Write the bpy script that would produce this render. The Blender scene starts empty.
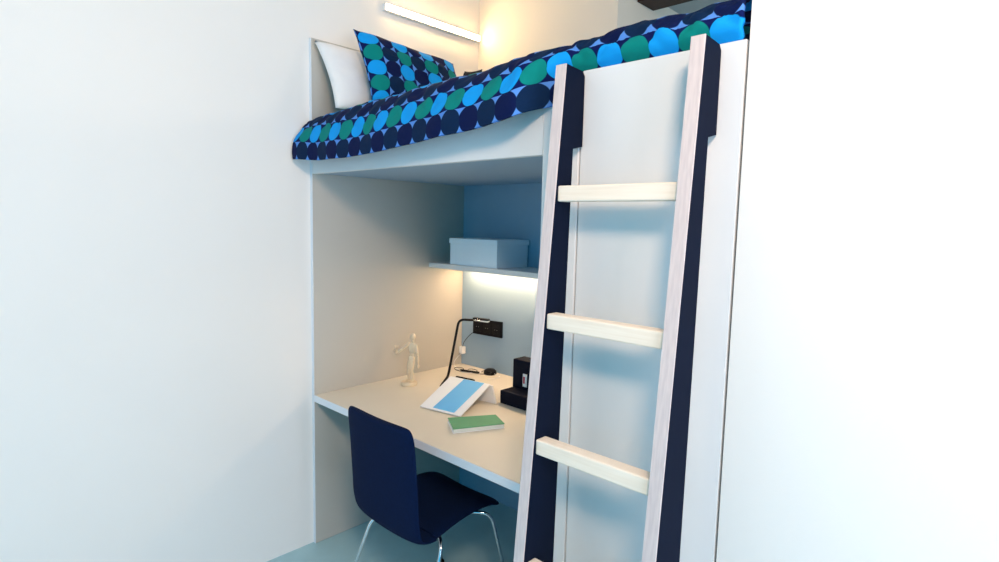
import bpy, bmesh, math, random
from mathutils import Vector, Matrix, noise
random.seed(4)
S = bpy.context.scene
COL = S.collection
PI = math.pi

# ------------------------------------------------------------------ view
S.view_settings.view_transform = 'Standard'
S.view_settings.look = 'None'
S.view_settings.exposure = 0.0
S.view_settings.gamma = 1.0
S.view_settings.use_curve_mapping = False

# ------------------------------------------------------------------ colour helpers
def lin(c):
    c = c / 255.0
    return c / 12.92 if c <= 0.04045 else ((c + 0.055) / 1.055) ** 2.4
def rgb(r, g, b): return (lin(r), lin(g), lin(b), 1.0)

def mat(name, color, rough=0.6, metal=0.0, noise_amt=0.04, scale=8.0, bump=0.0, bump_scale=60.0, spec=0.4, stretch=None):
    m = bpy.data.materials.new(name); m.use_nodes = True
    nt = m.node_tree; b = nt.nodes['Principled BSDF']
    b.inputs['Roughness'].default_value = rough
    b.inputs['Metallic'].default_value = metal
    b.inputs['Specular IOR Level'].default_value = spec
    tc = nt.nodes.new('ShaderNodeTexCoord')
    mp = nt.nodes.new('ShaderNodeMapping')
    nt.links.new(tc.outputs['Object'], mp.inputs['Vector'])
    if stretch: mp.inputs['Scale'].default_value = stretch
    n = nt.nodes.new('ShaderNodeTexNoise'); n.inputs['Scale'].default_value = scale; n.inputs['Detail'].default_value = 4
    nt.links.new(mp.outputs[0], n.inputs['Vector'])
    r = nt.nodes.new('ShaderNodeValToRGB')
    r.color_ramp.elements[0].position = 0.3; r.color_ramp.elements[1].position = 0.7
    lo = tuple(max(0, c * (1 - noise_amt)) for c in color[:3]) + (1,)
    hi = tuple(min(1, c * (1 + noise_amt)) for c in color[:3]) + (1,)
    r.color_ramp.elements[0].color = lo; r.color_ramp.elements[1].color = hi
    nt.links.new(n.outputs['Fac'], r.inputs['Fac']); nt.links.new(r.outputs['Color'], b.inputs['Base Color'])
    if bump:
        n2 = nt.nodes.new('ShaderNodeTexNoise'); n2.inputs['Scale'].default_value = bump_scale
        nt.links.new(mp.outputs[0], n2.inputs['Vector'])
        bp = nt.nodes.new('ShaderNodeBump'); bp.inputs['Strength'].default_value = bump; bp.inputs['Distance'].default_value = 0.004
        nt.links.new(n2.outputs['Fac'], bp.inputs['Height']); nt.links.new(bp.outputs[0], b.inputs['Normal'])
    return m

def emit(name, color, strength):
    m = bpy.data.materials.new(name); m.use_nodes = True
    b = m.node_tree.nodes['Principled BSDF']
    b.inputs['Base Color'].default_value = (0.9, 0.9, 0.9, 1)
    b.inputs['Emission Color'].default_value = color; b.inputs['Emission Strength'].default_value = strength
    return m

def fabric_print(name, D, colour_first):
    """Rows of touching discs printed on cloth; UV are metres along / across the rows.
       colour rows: bright blue / green on navy; dark rows: navy / dark petrol on pale blue."""
    m = bpy.data.materials.new(name); m.use_nodes = True
    nt = m.node_tree; L = nt.links; b = nt.nodes['Principled BSDF']
    b.inputs['Roughness'].default_value = 0.85; b.inputs['Specular IOR Level'].default_value = 0.15
    uv = nt.nodes.new('ShaderNodeUVMap'); uv.uv_map = 'UVMap'
    sep = nt.nodes.new('ShaderNodeSeparateXYZ'); L.new(uv.outputs[0], sep.inputs[0])
    def M(op, a, bb=None, c=None):
        n = nt.nodes.new('ShaderNodeMath'); n.operation = op
        for i, v in enumerate((a, bb, c)):
            if v is None: continue
            if isinstance(v, (int, float)): n.inputs[i].default_value = v
            else: L.new(v, n.inputs[i])
        return n.outputs[0]
    v = M('DIVIDE', sep.outputs[1], D)
    row = M('FLOOR', v)
    u = M('DIVIDE', sep.outputs[0], D)
    fu = M('SUBTRACT', M('FRACT', u), 0.5); fv = M('SUBTRACT', M('FRACT', v), 0.5)
    rpar = M('FLOORED_MODULO', M('ADD', row, 1.0 if colour_first else 0.0), 2.0)
    r2 = M('SQRT', M('ADD', M('MULTIPLY', fu, fu), M('MULTIPLY', fv, fv)))
    disc = M('SUBTRACT', 1.0, M('SMOOTH_MIN', 1.0, M('MAXIMUM', M('MULTIPLY', M('SUBTRACT', r2, M('SUBTRACT', 0.522, M('MULTIPLY', rpar, 0.022))), 40.0), 0.0), 0.0))
    par = M('FLOORED_MODULO', M('FLOOR', u), 2.0)
    def mix(f, A, B):
        n = nt.nodes.new('ShaderNodeMix'); n.data_type = 'RGBA'
        L.new(f, n.inputs['Factor'])
        for sock, val in ((n.inputs[6], A), (n.inputs[7], B)):
            if isinstance(val, tuple): sock.default_value = val
            else: L.new(val, sock)
        return n.outputs[2]
    colrow = mix(disc, rgb(2, 20, 78), mix(par, rgb(14, 152, 230), rgb(0, 126, 120)))
    darkrow = mix(disc, rgb(84, 138, 214), mix(par, rgb(2, 20, 66), rgb(2, 34, 68)))
    base = mix(rpar, darkrow, colrow)
    L.new(base, b.inputs['Base Color'])
    tc = nt.nodes.new('ShaderNodeTexCoord')
    n2 = nt.nodes.new('ShaderNodeTexNoise'); n2.inputs['Scale'].default_value = 45; L.new(tc.outputs['Object'], n2.inputs['Vector'])
    bp = nt.nodes.new('ShaderNodeBump'); bp.inputs['Strength'].default_value = 0.25; bp.inputs['Distance'].default_value = 0.006
    L.new(n2.outputs['Fac'], bp.inputs['Height']); L.new(bp.outputs[0], b.inputs['Normal'])
    return m

def wood(name, a, c, scale=(3, 3, 40)):
    m = bpy.data.materials.new(name); m.use_nodes = True
    nt = m.node_tree; b = nt.nodes['Principled BSDF']; b.inputs['Roughness'].default_value = 0.55
    b.inputs['Specular IOR Level'].default_value = 0.3
    tc = nt.nodes.new('ShaderNodeTexCoord'); mp = nt.nodes.new('ShaderNodeMapping'); mp.inputs['Scale'].default_value = scale
    nt.links.new(tc.outputs['Object'], mp.inputs['Vector'])
    n = nt.nodes.new('ShaderNodeTexNoise'); n.inputs['Scale'].default_value = 3; n.inputs['Detail'].default_value = 6
    nt.links.new(mp.outputs[0], n.inputs['Vector'])
    r = nt.nodes.new('ShaderNodeValToRGB'); r.color_ramp.elements[0].position = .3; r.color_ramp.elements[1].position = .7
    r.color_ramp.elements[0].color = a; r.color_ramp.elements[1].color = c
    nt.links.new(n.outputs['Fac'], r.inputs['Fac']); nt.links.new(r.outputs['Color'], b.inputs['Base Color'])
    return m

M_WALL = mat('wall_paint', (0.84, 0.805, 0.755, 1), 0.85, noise_amt=.01, scale=2, bump=.05, bump_scale=220)
M_WALLB = mat('wall_paint_cream', (0.83, 0.78, 0.70, 1), 0.85, noise_amt=.01, scale=2, bump=.05, bump_scale=220)
M_CEIL = mat('ceiling_paint', (0.55, 0.55, 0.55, 1), 0.9, noise_amt=.02)
M_FLOOR = mat('vinyl_floor', (0.38, 0.58, 0.62, 1), 0.35, noise_amt=.06, scale=5)
M_PANEL = mat('melamine_light_grey', (0.53, 0.505, 0.45, 1), 0.5, noise_amt=.012, scale=3)
M_PANELW = mat('melamine_white', (0.78, 0.78, 0.77, 1), 0.45, noise_amt=.01, scale=3)
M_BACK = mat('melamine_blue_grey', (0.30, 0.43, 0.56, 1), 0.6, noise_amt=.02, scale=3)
M_DESK = mat('desk_laminate', (0.72, 0.67, 0.57, 1), 0.4, noise_amt=.02, scale=4)
M_EDGE = mat('white_edge_band', (0.80, 0.82, 0.86, 1), 0.5, noise_amt=.01)
M_BIRCH = wood('birch_wood', rgb(200, 186, 184), rgb(216, 202, 198), (60, 60, 2))
M_RUNG = wood('pale_birch_rung', rgb(238, 221, 200), rgb(246, 232, 214), (2, 50, 50))
M_NAVYBOARD = mat('navy_laminate', rgb(3, 14, 36), 0.75, noise_amt=.06, spec=.12)
M_CHAIR = mat('navy_upholstery', rgb(0, 20, 54), 0.9, noise_amt=.12, scale=90, bump=.2, bump_scale=500, spec=.15)
M_CHROME = mat('chrome', (0.75, 0.77, 0.8, 1), 0.12, 1.0, noise_amt=.01)
M_BLACK = mat('black_plastic', rgb(6, 9, 18), 0.5, noise_amt=.05, spec=.2)
M_BLACKM = mat('black_metal', rgb(5, 7, 14), 0.45, 0.0, noise_amt=.05, spec=.25)
M_DARKBOX = mat('dark_navy_board', rgb(5, 12, 32), 0.7, noise_amt=.05, spec=.15)
M_PAPER = mat('white_card', (0.92, 0.93, 0.95, 1), 0.7, noise_amt=.01)
M_BLUE = mat('sky_blue_print', rgb(116, 196, 250), 0.5, noise_amt=.02)
M_GREEN = mat('green_cover', rgb(80, 158, 116), 0.55, noise_amt=.04)
M_PAGES = mat('page_block', (0.80, 0.86, 0.82, 1), 0.8, noise_amt=.06, scale=4, stretch=(1, 1, 60))
M_BOXB = mat('pale_blue_card', rgb(236, 246, 255), 0.6, noise_amt=.015)
M_PILLOW = mat('white_cotton', (0.86, 0.84, 0.82, 1), 0.9, noise_amt=.02, scale=20, bump=.3, bump_scale=25)
M_MATTRESS = mat('mattress_ticking', (0.7, 0.7, 0.72, 1), 0.9, noise_amt=.02)
M_FIG = wood('pale_mannequin_wood', rgb(224, 206, 176), rgb(238, 224, 198), (8, 8, 8))
M_RED = mat('red_print', rgb(190, 40, 70), 0.5)
M_BEAM = wood('dark_brown_wood', rgb(52, 30, 24), rgb(74, 42, 32), (3, 30, 30))
M_WHITEPL = mat('white_plastic', (0.85, 0.85, 0.85, 1), 0.35, noise_amt=.01)
M_DUVET = fabric_print('disc_print_duvet', 0.080, False)
M_PPILLOW = fabric_print('disc_print_pillow', 0.078, True)
M_TUBE = emit('tube_glow', (1.0, .66, .30, 1), 60.0)
M_LED = emit('led_glow', (1.0, .65, .36, 1), 50.0)

# ------------------------------------------------------------------ mesh helpers
def obj(name, bm, m, parent=None, smooth=False, bevel=0.0, seg=2):
    me = bpy.data.meshes.new(name)
    bmesh.ops.recalc_face_normals(bm, faces=bm.faces)
    bm.to_mesh(me); bm.free()
    o = bpy.data.objects.new(name, me); COL.objects.link(o)
    for mm in (m if isinstance(m, (list, tuple)) else [m]): me.materials.append(mm)
    if parent: o.parent = parent
    if smooth:
        for p in me.polygons: p.use_smooth = True
    if bevel:
        md = o.modifiers.new('Bevel', 'BEVEL'); md.width = bevel; md.segments = seg; md.limit_method = 'ANGLE'
        md.angle_limit = math.radians(40)
    return o
def box(x0, x1, y0, y1, z0, z1, bm=None, mi=0):
    bm = bm or bmesh.new()
    v = [bm.verts.new(p) for p in [(x0,y0,z0),(x1,y0,z0),(x1,y1,z0),(x0,y1,z0),(x0,y0,z1),(x1,y0,z1),(x1,y1,z1),(x0,y1,z1)]]
    for f in [(0,1,2,3),(4,5,6,7),(0,1,5,4),(1,2,6,5),(2,3,7,6),(3,0,4,7)]:
        bm.faces.new([v[i] for i in f]).material_index = mi
    return bm
def hexa(pts, bm=None, mi=0):
    bm = bm or bmesh.new()
    v = [bm.verts.new(p) for p in pts]
    for f in [(0,1,2,3),(4,5,6,7),(0,1,5,4),(1,2,6,5),(2,3,7,6),(3,0,4,7)]:
        bm.faces.new([v[i] for i in f]).material_index = mi
    return bm
def prism(poly, axis_vec, bm=None, mi=0):
    """extrude a closed 3D polygon along axis_vec"""
    bm = bm or bmesh.new(); a = Vector(axis_vec)
    A = [bm.verts.new(p) for p in poly]; B = [bm.verts.new(Vector(p) + a) for p in poly]
    bm.faces.new(A).material_index = mi; bm.faces.new(B).material_index = mi
    n = len(poly)
    for i in range(n): bm.faces.new([A[i], A[(i+1)%n], B[(i+1)%n], B[i]]).material_index = mi
    return bm
def smooth_path(pts, n=6):
    P = [Vector(p) for p in pts]; out = []
    for i in range(len(P)-1):
        p0 = P[max(i-1,0)]; p1 = P[i]; p2 = P[i+1]; p3 = P[min(i+2,len(P)-1)]
        for k in range(n):
            t = k/n
            out.append(0.5*((2*p1)+(-p0+p2)*t+(2*p0-5*p1+4*p2-p3)*t*t+(-p0+3*p1-3*p2+p3)*t**3))
    out.append(P[-1]); return out
def tube(pts, r, bm=None, n=10):
    bm = bm or bmesh.new(); P = [Vector(p) for p in pts]; rings = []; up = None
    rr = r if isinstance(r, (list, tuple)) else [r]*len(P)
    for i, p in enumerate(P):
        d = (P[min(i+1,len(P)-1)] - P[max(i-1,0)]).normalized()
        if up is None:
            up = d.orthogonal().normalized()
        else:
            up = (up - d*up.dot(d)).normalized()
        s = d.cross(up)
        rings.append([bm.verts.new(p + rr[i]*(math.cos(2*PI*k/n)*up + math.sin(2*PI*k/n)*s)) for k in range(n)])
    for a, b in zip(rings, rings[1:]):
        for k in range(n): bm.faces.new([a[k], a[(k+1)%n], b[(k+1)%n], b[k]])
    bm.faces.new(rings[0]); bm.faces.new(rings[-1])
    return bm
def round_bend(pts, rad, n=6):
    """polyline with its inner corners rounded"""
    P = [Vector(p) for p in pts]; out = [P[0]]
    for i in range(1, len(P)-1):
        a = (P[i-1]-P[i]); b = (P[i+1]-P[i]); r = min(rad, a.length*.45, b.length*.45)
        A = P[i]+a.normalized()*r; B = P[i]+b.normalized()*r
        for k in range(n+1):
            t = k/n; out.append(A*(1-t)**2 + P[i]*2*t*(1-t) + B*t*t)
    out.append(P[-1]); return out
def lathe(prof, bm=None, n=24, c=(0,0,0)):
    bm = bm or bmesh.new(); rings = []
    for r, z in prof:
        rings.append([bm.verts.new((c[0]+max(r,1e-4)*math.cos(2*PI*k/n), c[1]+max(r,1e-4)*math.sin(2*PI*k/n), c[2]+z)) for k in range(n)])
    for a, b in zip(rings, rings[1:]):
        for k in range(n): bm.faces.new([a[k], a[(k+1)%n], b[(k+1)%n], b[k]])
    bm.faces.new(rings[0]); bm.faces.new(rings[-1]); return bm
def ellipsoid(c, r, bm=None, rot=None, seg=16):
    bm = bm or bmesh.new()
    mx = Matrix.Translation(c) @ (rot.to_4x4() if rot else Matrix.Identity(4)) @ Matrix.Diagonal((*r, 1))
    bmesh.ops.create_uvsphere(bm, u_segments=seg, v_segments=10, radius=1, matrix=mx); return bm
def thing(name, loc, label, cat, group=None):
    o = bpy.data.objects.new(name, None); COL.objects.link(o); o.location = loc; o.empty_display_size = .05
    return tag(o, label, cat, group)
def tag(o, label, cat, group=None):
    o['label'] = label; o['category'] = cat
    if group: o['group'] = group
    return o
def part(name, bm, m, root, **k):
    """geometry is given in world coordinates; the root is a plain translation"""
    bmesh.ops.translate(bm, verts=bm.verts, vec=-Vector(root.matrix_world.translation if False else ABS(root)))
    return obj(name, bm, m, root, **k)
def ABS(o):
    l = Vector(o.location)
    while o.parent: o = o.parent; l = l + Vector(o.location)
    return l
def struct(name, bm, m, label=None):
    o = obj(name, bm, m); o['kind'] = 'structure'; return o

# ------------------------------------------------------------------ measured dimensions
W = 1.3476       # niche width
XP = 1.478       # joint between the side post and the wardrobe door
XE = 1.925       # right end of the unit
D = 0.945        # niche depth
ZT = 2.370       # top of end panel
ZR = 1.772       # underside of the bed
ZP = 1.993       # top of guard panel
ZD = 0.740       # desk top
YB = 1.06        # room wall behind the bed
CEIL = 2.95

# ------------------------------------------------------------------ room
struct('floor', box(-0.14, 4.6, -4.2, 3.2, -0.1, 0.0), M_FLOOR)
struct('wall_left', box(-0.14, -0.02, -4.2, YB+.12, 0.0, CEIL), M_WALL)
struct('wall_back', box(-0.02, 0.905, YB, YB+0.12, 0.0, CEIL), M_WALLB)
struct('wall_recess', box(0.80, 0.905, YB+.12, 3.2, 0.0, CEIL), M_WALLB)
struct('wall_far', box(0.80, 4.6, 3.2, 3.3, 0.0, CEIL), M_WALLB)
struct('wall_right', box(1.932, 4.6, 0.0, 0.10, 0.0, CEIL), M_WALL)
struct('ceiling', box(-0.14, 4.6, -4.2, YB, CEIL, CEIL+.1), M_WALL)
struct('trim_1', box(0.905, 4.6, YB, 3.2, 2.715, CEIL), M_CEIL)          # lowered soffit over the recess
tag(obj('ceiling_beam', box(0.906, 4.5, 1.23, 1.385, 2.655, 2.714), M_BEAM),
    'dark brown wooden beam under the grey ceiling behind the bed', 'beam')

# ------------------------------------------------------------------ loft bed carcass
bed = thing('loft_bed', (0, 0, 0), 'light grey built-in loft bed with a desk niche below', 'bed')
part('end_panel', box(-0.0195, 0.0, 0.0015, YB-.002, 0.001, ZT), [M_PANEL], bed, bevel=.001)
part('edge_band', box(-0.0195, 0.0, 0.0, 0.0013, 0.001, ZT), M_EDGE, bed)
part('side_rail', box(0.001, W-.001, 0.0, 0.026, ZR, 1.955), M_PANELW, bed, bevel=.0015)
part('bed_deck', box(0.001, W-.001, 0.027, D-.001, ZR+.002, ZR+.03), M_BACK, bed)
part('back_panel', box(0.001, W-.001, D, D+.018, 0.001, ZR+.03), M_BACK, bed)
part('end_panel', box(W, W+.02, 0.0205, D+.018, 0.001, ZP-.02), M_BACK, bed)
part('guard_panel', box(W, XP-.002, 0.0, 0.020, 0.001, ZP), M_PANELW, bed, bevel=.002)

wr = thing('wardrobe', (1.65, .3, 0), 'tall white wardrobe under the bed behind the ladder', 'wardrobe')
part('carcass', box(W+.021, XE, 0.0215, D+.018, 0.001, ZP-.08), M_PANELW, wr)
part('door', box(XP+.002, XE, 0.003, 0.021, 0.02, ZP), M_PANELW, wr, bevel=.003)

dk = thing('desktop', (.67, .47, .72), 'cream desktop with white front edge spanning the niche under the bed', 'desk')
part('worktop', box(0.0015, W-.0015, 0.003, D-.001, ZD-.032, ZD), M_DESK, dk)
part('edge_band', box(0.0015, W-.0015, 0.0, 0.0028, ZD-.032, ZD-.001), M_EDGE, dk)

ZS = 1.3444; YS = .6875
sh = tag(obj('wall_shelf', box(0.0015, W-.0015, YS, D-.001, ZS-.026, ZS), M_PANELW, bevel=.0015),
    'grey shelf fixed across the niche above the desk', 'shelf')
ls = thing('led_strip', (.6, .9, ZS-.03), 'warm glowing light strip under the grey shelf', 'light')
part('channel', box(.06, W-.06, .868, .898, ZS-.0315, ZS-.0265), M_WHITEPL, ls)
part('diffuser', box(.062, W-.062, .870, .896, ZS-.037, ZS-.032), M_LED, ls)

tl = thing('wall_light', (-.02, .7, 2.61), 'glowing white tube light on the wall above the pillows', 'light')
part('housing', box(-.0195, .010, .392, 1.038, 2.592, 2.626), M_WHITEPL, tl, bevel=.002)
part('diffuser', box(.0105, .016, .396, 1.034, 2.596, 2.622), M_TUBE, tl, bevel=.002)

# ------------------------------------------------------------------ mattress and duvet
tag(obj('mattress', box(0.012, XE-.005, 0.05, D-.02, ZR+.032, 1.965), M_MATTRESS, bevel=.03, seg=4),
    'pale mattress lying under the disc-print duvet', 'mattress')

def interp(tab, x):
    if x <= tab[0][0]: return tab[0][1]
    for (a, b), (c, d) in zip(tab, tab[1:]):
        if x <= c:
            t = (x-a)/(c-a); return b + (d-b)*t
    return tab[-1][1]
HEM = [(0, 1.828), (.2, 1.814), (.4, 1.811), (.64, 1.819), (.87, 1.837), (1.07, 1.850), (1.25, 1.866), (1.43, 1.896), (2, 1.90)]
TOP = [(0, 2.014), (.3, 2.031), (.65, 2.043), (1.08, 2.056), (1.2, 2.065), (1.38, 2.085), (1.6, 2.100), (2, 2.103)]
def sample(poly, v):
    P = poly; acc = 0
    for a, b in zip(P, P[1:]):
        l = math.hypot(b[0]-a[0], b[1]-a[1])
        if v <= acc + l: t = (v-acc)/l; return (a[0]+(b[0]-a[0])*t, a[1]+(b[1]-a[1])*t)
        acc += l
    a, b = P[-2], P[-1]; l = math.hypot(b[0]-a[0], b[1]-a[1]); t = (v-acc)/l
    return (b[0]+(b[0]-a[0])*t, b[1]+(b[1]-a[1])*t)
def profs(x):
    h = interp(HEM, x); t = interp(TOP, x)
    A = [(-.092, h), (-.094, h+.04), (-.088, h+.085), (-.062, t-.06), (-.035, t-.025), (0, t), (.04, t+.010), (.09, t+.012), (.2, t+.008), (1.1, t)]
    B = [(.036, 1.915), (.032, 1.975), (.006, 1.998), (-.012, 2.018), (-.014, 2.045), (-.004, t-.028), (.022, t-.008), (.05, t+.002), (.1, t+.006), (.2, t+.004), (1.1, t-.01)]
    return A, B
DV_LEN = 1.02
def chaikin(P, n=2):
    for _ in range(n):
        Q = [P[0]]
        for a, b in zip(P, P[1:]):
            Q += [(a[0]*.75+b[0]*.25, a[1]*.75+b[1]*.25), (a[0]*.25+b[0]*.75, a[1]*.25+b[1]*.75)]
        Q.append(P[-1]); P = Q
    return P
bm = bmesh.new(); NX, NV = 200, 96
uvl = bm.loops.layers.uv.new('UVMap'); grid = []
for i in range(NX+1):
    x = .004 + (XE-.010-.004)*i/NX
    A, B = profs(x); A = chaikin(A); B = chaikin(B)
    w = min(1, max(0, (x-1.30)/.13)); w = w*w*(3-2*w)
    col = []
    for j in range(NV+1):
        v = DV_LEN*(j/NV)**1.35
        a = sample(A, v); b = sample(B, v)
        y = a[0]*(1-w)+b[0]*w; z = a[1]*(1-w)+b[1]*w
        n1 = noise.noise(Vector((x*7, v*9, 3.1))); n2 = noise.noise(Vector((x*22+v*11, v*16-x*6, 7.7)))
        fold = math.exp(-((v-.17)/.10)**2)
        amp = 1 if x < 1.3 else .8
        # sharp little creases where the cloth rolls over the edge
        cr = (1-abs(noise.noise(Vector((x*13+v*16, v*5-x*3, 1.9)))))**7 + .7*(1-abs(noise.noise(Vector((x*21-v*24, v*6, 5.2)))))**8
        cw = math.exp(-((v-.16)/.075)**2)*(.35+.65*w)
        y += amp*(-.008*n1*math.exp(-v*2) - .006*n2*fold) + .009*cr*cw
        z += amp*(.006*n1*(1 if v > .2 else v/.2) + .008*n2*fold) - .004*cr*cw
        # soft scallops along the hanging side
        y += -.004*math.sin(x*2*PI/.31+.7)*math.exp(-(v/.12)**2)*(1-w)
        if w > .5: y = max(y, -.03)
        col.append((bm.verts.new((x, y, z)), x, v))
    grid.append(col)
JM = 17; ULEN = [0.0]
for i in range(NX): ULEN.append(ULEN[-1] + .85*(grid[i+1][JM][0].co-grid[i][JM][0].co).length + .15*(grid[i+1][JM][1]-grid[i][JM][1]))
for i in range(NX):
    for j in range(NV):
        q = [grid[i][j], grid[i+1][j], grid[i+1][j+1], grid[i][j+1]]
        f = bm.faces.new([a[0] for a in q])
        for lp, a, k in zip(f.loops, q, (i, i+1, i+1, i)): lp[uvl].uv = (ULEN[k]+.035, a[2]+.006)
dv = obj('duvet', bm, M_DUVET, smooth=True)
# normals point up/out so thickness goes inwards
md = dv.modifiers.new('Solidify', 'SOLIDIFY'); md.thickness = .012; md.offset = -1
tag(dv, 'duvet printed with blue, green and navy discs draped over the bed side', 'duvet')

# ------------------------------------------------------------------ pillows
def pillow(name, c, a, b, w, h, t, m, pat=0, sd=0, wr=0.004):
    """c centre, a width direction, b height direction"""
    a = Vector(a).normalized(); b = Vector(b); b = (b - a*b.dot(a)).normalized(); nrm = a.cross(b)
    c = Vector(c); bm = bmesh.new(); uvl = bm.loops.layers.uv.new('UVMap'); N = 32; front = []; back = []
    def pt(i, j, s):
        u = -1+2*i/N; v = -1+2*j/N
        uu = u*(1-.07*(1-v*v)*0 - .055*(1-v*v)*abs(u)); vv = v*(1-.06*(1-u*u)*abs(v))
        th = t*.5*max(0, (1-u**4))**.6*max(0, (1-v**4))**.6
        n = noise.noise(Vector((u*2.3+sd, v*2.3, s*1.7+sd)))
        n2 = noise.noise(Vector((u*6+sd, v*9, s*2.7+sd)))
        th = th*(1+.22*n) + wr*n2*(1-u**4)*(1-v**4)
        return c + a*uu*w/2 + b*vv*h/2 + nrm*th*s
    for i in range(N+1):
        front.append([]); back.append([])
        for j in range(N+1):
            p = bm.verts.new(pt(i, j, 1)); front[-1].append(p)
            edge = i in (0, N) or j in (0, N)
            back[-1].append(p if edge else bm.verts.new(pt(i, j, -1)))
    for i in range(N):
        for j in range(N):
            for g in (front, back):
                f = bm.faces.new([g[i][j], g[i+1][j], g[i+1][j+1], g[i][j+1]])
                for lp, (q, r) in zip(f.loops, ((i,j),(i+1,j),(i+1,j+1),(i,j+1))):
                    lp[uvl].uv = ((N-r)/N*h - .014, q/N*w - .004)
    return obj(name, bm, m, smooth=True)
p1 = pillow('pillow', (.122, .335, 2.195), (0, 1, .0), (-.17, -.03, .30), .68, .36, .10, M_PILLOW, sd=3)
tag(p1, 'plain white pillow leaning on the grey headboard panel', 'pillow')
p2 = pillow('pillow', (.275, .375, 2.215), (.02, 1, -.05), (-.15, -.095, .29), .575, .37, .11, M_PPILLOW, sd=9, wr=.009)
tag(p2, 'disc-print pillow standing in front of the plain white pillow', 'pillow')
p3 = pillow('cushion', (.075, .895, 2.265), (1, .05, -.06), (0, .20, .98), .135, .28, .06, M_NAVYBOARD, sd=5)
tag(p3, 'small dark cushion peeping over the duvet right of the disc-print pillow', 'cushion')

# ------------------------------------------------------------------ ladder
X0, X1, T = 1.4578, 1.8367, .0329
def yf(z): return -.0882 - .0884*(2-z)
def yb(z): return -.0882+.0483 - (.0884-.066)*(2-z)
lad = thing('bed_ladder', (1.665, -.25, 0), 'wooden ladder with navy sides leaning on the loft bed', 'ladder')
ZTOP = 1.992
for x0 in (X0, X1):
    e = .004
    poly = [(x0, yf(0)+e, 0.001), (x0, yb(0), 0.001), (x0, yb(1.775), 1.775), (x0, -.002, 1.785), (x0, -.002, 1.975),
            (x0, -.012, 1.987), (x0, yf(ZTOP)+e, ZTOP)]
    s = part('stringer', prism(poly, (T, 0, 0)), M_NAVYBOARD, lad)
    ed = part('edge_strip', hexa([(x0, yf(0), 0.001), (x0+T, yf(0), 0.001), (x0+T, yf(0)+e, 0.001), (x0, yf(0)+e, 0.001),
                                  (x0, yf(ZTOP), ZTOP), (x0+T, yf(ZTOP), ZTOP), (x0+T, yf(ZTOP)+e, ZTOP), (x0, yf(ZTOP)+e, ZTOP)]), M_BIRCH, s)
    ed['label'] = 'pale birch front edge'
for k in range(5):
    z = 1.6718 - .3417*k
    y = yf(z) + .0094
    part('rung', box(X0+T, X1, y, y+.042, z-.042, z), M_RUNG, lad, bevel=.004)

# ------------------------------------------------------------------ chair
ch = thing('desk_chair', (.753, .08, 0), 'navy upholstered chair with chrome legs pulled up to the desk', 'chair')
def shell(stations, th, name, w_fn):
    """stations: (y, z, ny, nz) along the sheet; cross-wise rounded width"""
    bm = bmesh.new(); NXC = 16; top = []; bot = []
    for k, (y, z, ny, nz) in enumerate(stations):
        hw = w_fn(k/(len(stations)-1)); A = []; B = []
        for i in range(NXC+1):
            u = -1+2*i/NXC
            x = .743 + u*hw
            e = (1-abs(u)**6)**.5 if abs(u) < 1 else 0
            t = th/2*max(e, .25)
            bow = .012*u*u
            A.append(bm.verts.new((x, y+ny*(t+bow), z+nz*(t+bow)))); B.append(bm.verts.new((x, y-ny*(t-bow), z-nz*(t-bow))))
        top.append(A); bot.append(B)
    n = len(stations)
    for k in range(n-1):
        for i in range(NXC):
            bm.faces.new([top[k][i], top[k+1][i], top[k+1][i+1], top[k][i+1]])
            bm.faces.new([bot[k][i], bot[k][i+1], bot[k+1][i+1], bot[k+1][i]])
        bm.faces.new([top[k][0], bot[k][0], bot[k+1][0], top[k+1][0]])
        bm.faces.new([top[k][NXC], top[k+1][NXC], bot[k+1][NXC], bot[k][NXC]])
    for k in (0, n-1):
        for i in range(NXC): bm.faces.new([top[k][i], top[k][i+1], bot[k][i+1], bot[k][i]])
    o = part(name, bm, M_CHAIR, ch, smooth=True)
    s = o.modifiers.new('Subsurf', 'SUBSURF'); s.levels = 1; s.render_levels = 2
    return o
def stations(path):
    P = smooth_path([(0, y, z) for y, z in path], 5); out = []
    for i, p in enumerate(P):
        d = (P[min(i+1, len(P)-1)] - P[max(i-1, 0)]).normalized()
        out.append((p.y, p.z, d.z, -d.y))         # normal to the left of travel (towards the sitter)
    return out
def wback(t):
    w = .2085 - .004*t
    if t > .90: w = w - .022*((t-.90)/.10)**3
    return w
def wseat(t):
    w = .203
    if t > .72: w = .203 - .035*((t-.72)/.28)**3
    return w
shell(stations([(-.045, .416), (-.088, .420), (-.122, .440), (-.138, .495), (-.144, .57), (-.150, .66), (-.158, .76), (-.169, .858)]), .030, 'backrest', wback)
st = stations([(-.044, .420), (-.02, .424), (.04, .440), (.12, .452), (.21, .452), (.270, .440), (.298, .420)])
shell([(y, z, -ny, -nz) for y, z, ny, nz in st], .034, 'seat', wseat)
def leg(fx, fy, kx, ky):
    pts = round_bend([(.753+.25*(kx-.753), .08+.25*(ky-.08), .404 + (.022 if ky > .1 else 0)), (kx, ky, .402 + (.022 if ky > .1 else 0)), (fx, fy, .006)], .045, 8)
    return tube(pts, .0068, n=12)
for fx, fy, kx, ky in [(.525, -.20, .606, -.085), (.99, -.14, .938, -.012), (.985, .335, .945, .238), (.545, .335, .60, .215)]:
    l = part('leg', leg(fx, fy, kx, ky), M_CHROME, ch, smooth=True)
    part('glide', lathe([(.011, 0.0005), (.011, .010), (.009, .012)], c=(fx, fy, 0)), M_BLACK, l)

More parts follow.
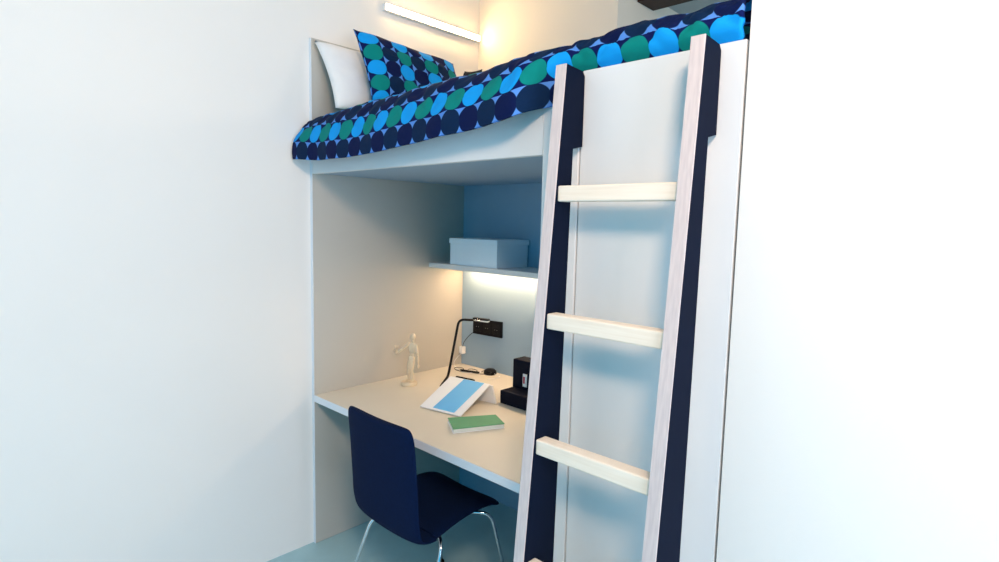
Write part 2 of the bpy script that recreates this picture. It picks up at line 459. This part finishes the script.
# ------------------------------------------------------------------ things on the desk
# folded brochure: a sloping front flap with a short upright rear flap
br = thing('folded_brochure', (.58, .4, ZD), 'white folded card with a blue panel propped like a tent', 'brochure')
A = Vector((.482, .248, ZD+.003)); B = Vector((.703, .290, ZD+.003)); C = Vector((.655, .520, ZD+.088)); Dd = C - (B-A)*1.02
def slab(p0, p1, p2, p3, th, bm=None):
    n = (p1-p0).cross(p3-p0).normalized()*th
    return hexa([p0, p1, p2, p3, p0+n, p1+n, p2+n, p3+n], bm)
part('front_flap', slab(A, B, C, Dd, .005), M_PAPER, br, bevel=.001)
def fl(u, v, off=.0055):
    p = (A*(1-u)+B*u)*(1-v) + (Dd*(1-u)+C*u)*v
    return p + (B-A).cross(Dd-A).normalized()*off
bp = part('printed_panel', slab(fl(.30, .04), fl(.82, .04), fl(.86, .985), fl(.36, .985), .0008), M_BLUE, br)
bp['label'] = 'sky blue printed panel'
E1 = Vector((.678, .532, ZD+.001)); E0 = E1 - (B-A)*1.02
part('rear_flap', slab(E0, E1, C+Vector((.004, .002, -.004)), Dd+Vector((0, .002, -.004)), -.012), M_PAPER, br, bevel=.001)

nb = thing('notebook', (.80, .28, ZD), 'green notebook lying flat near the desk front', 'notebook')
q = [Vector((.822, .140, 0)), Vector((.917, .335, 0)), Vector((.816, .388, 0)), Vector((.708, .212, 0))]
def quad_slab(q, z0, z1, inset=0):
    c = sum(q, Vector())/4; qq = [c+(p-c)*(1-inset) for p in q]
    return hexa([(p.x, p.y, z0) for p in qq] + [(p.x, p.y, z1) for p in qq])
part('back_cover', quad_slab(q, ZD+.0005, ZD+.003), M_PAPER, nb)
part('pages', quad_slab(q, ZD+.003, ZD+.017, .02), M_PAGES, nb)
part('front_cover', quad_slab(q, ZD+.017, ZD+.020), M_GREEN, nb, bevel=.001)

og = thing('desk_organiser', (.78, .62, ZD), 'dark stepped desk organiser standing behind the ladder side', 'organiser')
part('tray', box(.678, .90, .560, .650, ZD+.0005, ZD+.062), M_DARKBOX, og, bevel=.003)
part('upright_box', box(.672, .80, .651, .73, ZD+.0005, ZD+.195), M_DARKBOX, og, bevel=.004)
tg = part('label_card', box(.738, .762, .6475, .6505, ZD+.075, ZD+.135), M_PAPER, og); tg['label'] = 'small white card with red mark'
part('red_mark', box(.741, .751, .6465, .6474, ZD+.09, ZD+.122), M_RED, tg)

# lamp
lp = thing('desk_lamp', (.25, .64, ZD), 'thin black angled desk lamp reaching across the niche corner', 'lamp')
pts = round_bend([(.312, .518, ZD+.010), (.20, .665, ZD+.012), (.212, .726, 1.052), (.272, .772, 1.052)], .03, 6)
part('stem', tube(pts, .0068, n=12), M_BLACKM, lp, smooth=True)
part('arm', tube([(.268, .769, 1.052), (.310, .787, 1.051)], .004, n=10), M_CHROME, lp, smooth=True)
hd = part('lamp_head', prism([(.266, .774, 1.053), (.350, .806, 1.052), (.350, .806, 1.062), (.266, .774, 1.064)], (-.008, .022, 0)), M_BLACKM, lp, bevel=.001)
part('diffuser', prism([(.305, .787, 1.046), (.350, .804, 1.045), (.350, .804, 1.0515), (.305, .787, 1.0525)], (-.008, .022, 0)), M_WHITEPL, hd)

# socket plate on the back panel
sk = thing('socket_panel', (.216, D, .98), 'black wall socket panel above the desk cables', 'socket')
part('plate', hexa([(.104, D-.010, .935), (.330, D-.010, .940), (.330, D-.0005, .940), (.104, D-.0005, .935),
                    (.104, D-.010, 1.022), (.330, D-.010, 1.030), (.330, D-.0005, 1.030), (.104, D-.0005, 1.022)]), M_BLACK, sk, bevel=.002)
for k in range(3):
    x = .145 + .072*k
    s = part('socket_module', box(x-.028, x+.028, D-.0125, D-.0105, .953, 1.008), M_BLACKM, sk, bevel=.002)
    part('socket_well', lathe([(.019, 0), (.019, .002), (.0165, .002), (.0165, .0005)], n=20, c=(0, 0, 0)), M_BLACK, s)
    w = s.children[0]; w.rotation_euler = (PI/2, 0, 0); w.location = Vector((x, D-.0127, .98)) - ABS(sk); 
    for vtx in w.data.vertices: vtx.co += ABS(s)
    # two pin holes as small bright contacts
    part('contact', box(x-.010, x-.007, D-.0135, D-.0128, .978, .982), M_CHROME, s)
    part('contact', box(x+.007, x+.010, D-.0135, D-.0128, .978, .982), M_CHROME, s)

cb = thing('white_charger', (.05, .9, .84), 'small white charger hanging on a thin cable by the corner', 'charger')
part('plug_block', box(.022, .052, .905, .932, .808, .850), M_WHITEPL, cb, bevel=.004, seg=3)
part('cable', tube(smooth_path([(.118, D-.016, .945), (.085, .925, .92), (.05, .92, .88), (.038, .92, .851)], 8), .0018, n=8), M_BLACKM, cb, smooth=True)
part('cable', tube(smooth_path([(.034, .92, .808), (.020, .90, .79), (.030, .86, .76), (.09, .83, ZD+.004), (.18, .80, ZD+.003), (.22, .84, ZD+.003), (.235, .875, ZD+.003), (.20, .90, ZD+.003)], 8), .0016, n=8), M_WHITEPL, cb, smooth=True)
wc = tag(obj('coiled_cable', tube(smooth_path([(.10+.05*math.cos(t*.7)+.012*t, .80+.035*math.sin(t*.7), ZD+.0105+.0012*t) for t in range(0, 24, 1)], 4), .0017, n=8), M_BLACKM, smooth=True),
    'thin dark cable coiled on the desk near the corner', 'cable')
pk = thing('cable_puck', (.29, .893, ZD), 'black round puck at the rear of the desk', 'hub')
part('body', lathe([(.034, .0005), (.036, .006), (.034, .020), (.024, .028), (.0, .030)], c=(.29, .893, ZD)), M_BLACK, pk, smooth=True)
part('cable', tube(smooth_path([(.323, .89, ZD+.008), (.36, .895, ZD+.004), (.38, .85, ZD+.003), (.36, .80, ZD+.003)], 6), .0018, n=8), M_WHITEPL, pk, smooth=True)

def pen(a, b, label, r=.0055):
    a = Vector(a); b = Vector(b); o = thing('pen', tuple((a+b)/2), label, 'pen', 'black pens on the desk'); d = (b-a)
    part('barrel', tube([a, a+d*.05, a+d*.6], [r*.8, r, r], n=10), M_BLACK, o, smooth=True)
    part('cap', tube([a+d*.6, a+d*.97, b], [r*1.1, r*.9, r*.4], n=10), M_BLACKM, o, smooth=True)
    part('clip', tube([a+d*.65+Vector((0,0,r)), a+d*.9+Vector((0,0,r))], .0012, n=6), M_CHROME, o)
pen((.225, .700, ZD+.0065), (.345, .722, ZD+.0065), 'black pen lying right behind the white folded card', .0062)
pen((.150, .800, ZD+.0125), (.262, .838, ZD+.0125), 'black pen lying among the cables, farther from the card', .005)

# articulated mannequin figure
mx, my = .172, .44
fg = thing('artist_mannequin', (mx, my, ZD), 'pale wooden artist mannequin with one arm raised on the desk', 'figurine')
def cap(a, b, r0, r1, name, root):
    a = Vector(a); b = Vector(b); d = b-a; n = 6; P = []; R = []
    for i in range(n+1):
        t = i/n; P.append(a+d*t); R.append((r0*(1-t)+r1*t)*(0.55+.45*math.sin(PI*min(1, max(0, t*.86+.07)))**.6))
    return part(name, tube(P, R, n=12), M_FIG, root, smooth=True)
part('base', lathe([(.040, .0005), (.042, .004), (.042, .014), (.038, .018)], c=(mx-.012, my-.005, ZD), n=28), M_FIG, fg, bevel=.001)
bz = ZD+.018
part('support_rod', tube([(mx-.004, my+.014, bz), (mx+.006, my+.014, bz+.115)], .0022, n=8), M_CHROME, fg)
part('pelvis', ellipsoid((mx+.004, my, bz+.122), (.019, .013, .015)), M_FIG, fg, smooth=True)
part('waist', ellipsoid((mx+.006, my, bz+.142), (.011, .010, .011)), M_FIG, fg, smooth=True)
part('torso', ellipsoid((mx+.010, my, bz+.176), (.026, .016, .030)), M_FIG, fg, smooth=True)
part('neck', tube([(mx+.013, my, bz+.20), (mx+.014, my, bz+.216)], .006), M_FIG, fg, smooth=True)
part('head', ellipsoid((mx+.016, my-.003, bz+.234), (.0135, .014, .0185)), M_FIG, fg, smooth=True)
def limb(name, P, r, tip):
    o = cap(P[0], P[1], r, r*.8, name, fg); cap(P[1], P[2], r*.8, r*.6, 'lower_'+name, o)
    d = (Vector(P[2])-Vector(P[1])).normalized(); t = Vector(tip)
    part('hand' if name == 'arm' else 'foot', ellipsoid(Vector(P[2])+t*.5, (max(abs(t.x)*.6, .006), max(abs(t.y)*.6, .006), max(abs(t.z)*.6, .005))), M_FIG, o, smooth=True)
    return o
limb('leg', [(mx-.006, my, bz+.118), (mx-.014, my-.004, bz+.062), (mx-.020, my, bz+.008)], .0115, (0, -.020, -.004))
limb('leg', [(mx+.014, my, bz+.118), (mx+.012, my-.006, bz+.062), (mx+.010, my+.004, bz+.008)], .0115, (0, -.020, -.004))
limb('arm', [(mx+.036, my, bz+.196), (mx+.058, my-.006, bz+.150), (mx+.068, my-.010, bz+.105)], .0085, (.002, 0, -.020))
la = limb('arm', [(mx-.016, my, bz+.196), (mx-.062, my-.008, bz+.160), (mx-.104, my-.012, bz+.128)], .0085, (-.012, 0, .026))
for k in range(4):
    a = Vector((mx-.116+.004*k, my-.012, bz+.150)); part('finger', tube([a, a+Vector((-.006+.006*k, -.002, .020+.003*(k % 2)))], [.0022, .0014], n=6), M_FIG, la, smooth=True)
part('finger', tube([(mx-.110, my-.014, bz+.138), (mx-.126, my-.018, bz+.146)], [.0024, .0016], n=6), M_FIG, la, smooth=True)

# storage box on the shelf
bx = thing('storage_box', (.33, .82, ZS), 'pale blue lidded storage box on the grey shelf', 'box')
part('body', box(.160, .502, .703, .935, ZS+.0008, ZS+.112), M_BOXB, bx, bevel=.001)
part('lid', box(.156, .507, .698, .940, ZS+.1125, ZS+.140), M_BOXB, bx, bevel=.0015)

# ------------------------------------------------------------------ light
w = bpy.data.worlds.new('room_light'); S.world = w; w.use_nodes = True
bg = w.node_tree.nodes['Background']
bg.inputs['Color'].default_value = (.035, .60, 1.0, 1); bg.inputs['Strength'].default_value = .95
def area(name, loc, target, sx, sy, energy, color):
    l = bpy.data.lights.new(name, 'AREA'); l.shape = 'RECTANGLE'; l.size = sx; l.size_y = sy; l.energy = energy; l.color = color
    o = bpy.data.objects.new(name, l); COL.objects.link(o); o.location = loc
    o.rotation_euler = (Vector(target)-Vector(loc)).to_track_quat('-Z', 'Y').to_euler(); return o
area('ceiling_lamp', (3.0, -1.6, 2.85), (1.0, 0.2, 1.2), .5, .5, 64, (1.0, .70, .50))
area('window_light', (4.4, -1.1, 1.4), (0, -.4, 1.2), 1.2, 1.8, 58, (.84, .86, 1.0))

area('recess_fill', (3.4, 2.1, 2.5), (.9, 1.5, 2.5), .4, .4, 14, (1.0, .80, .62))  # added warm fill that brightens the recess wall, not an actual lamp

# ------------------------------------------------------------------ camera
cam = bpy.data.cameras.new('camera'); co = bpy.data.objects.new('camera', cam); COL.objects.link(co)
co.location = (2.4485, -1.3441, 1.5699)
co.rotation_euler = (math.radians(84.236), math.radians(-1.318), math.radians(43.374))
cam.sensor_width = 36; cam.lens = 36*576.9/999; cam.clip_start = .02
S.camera = co
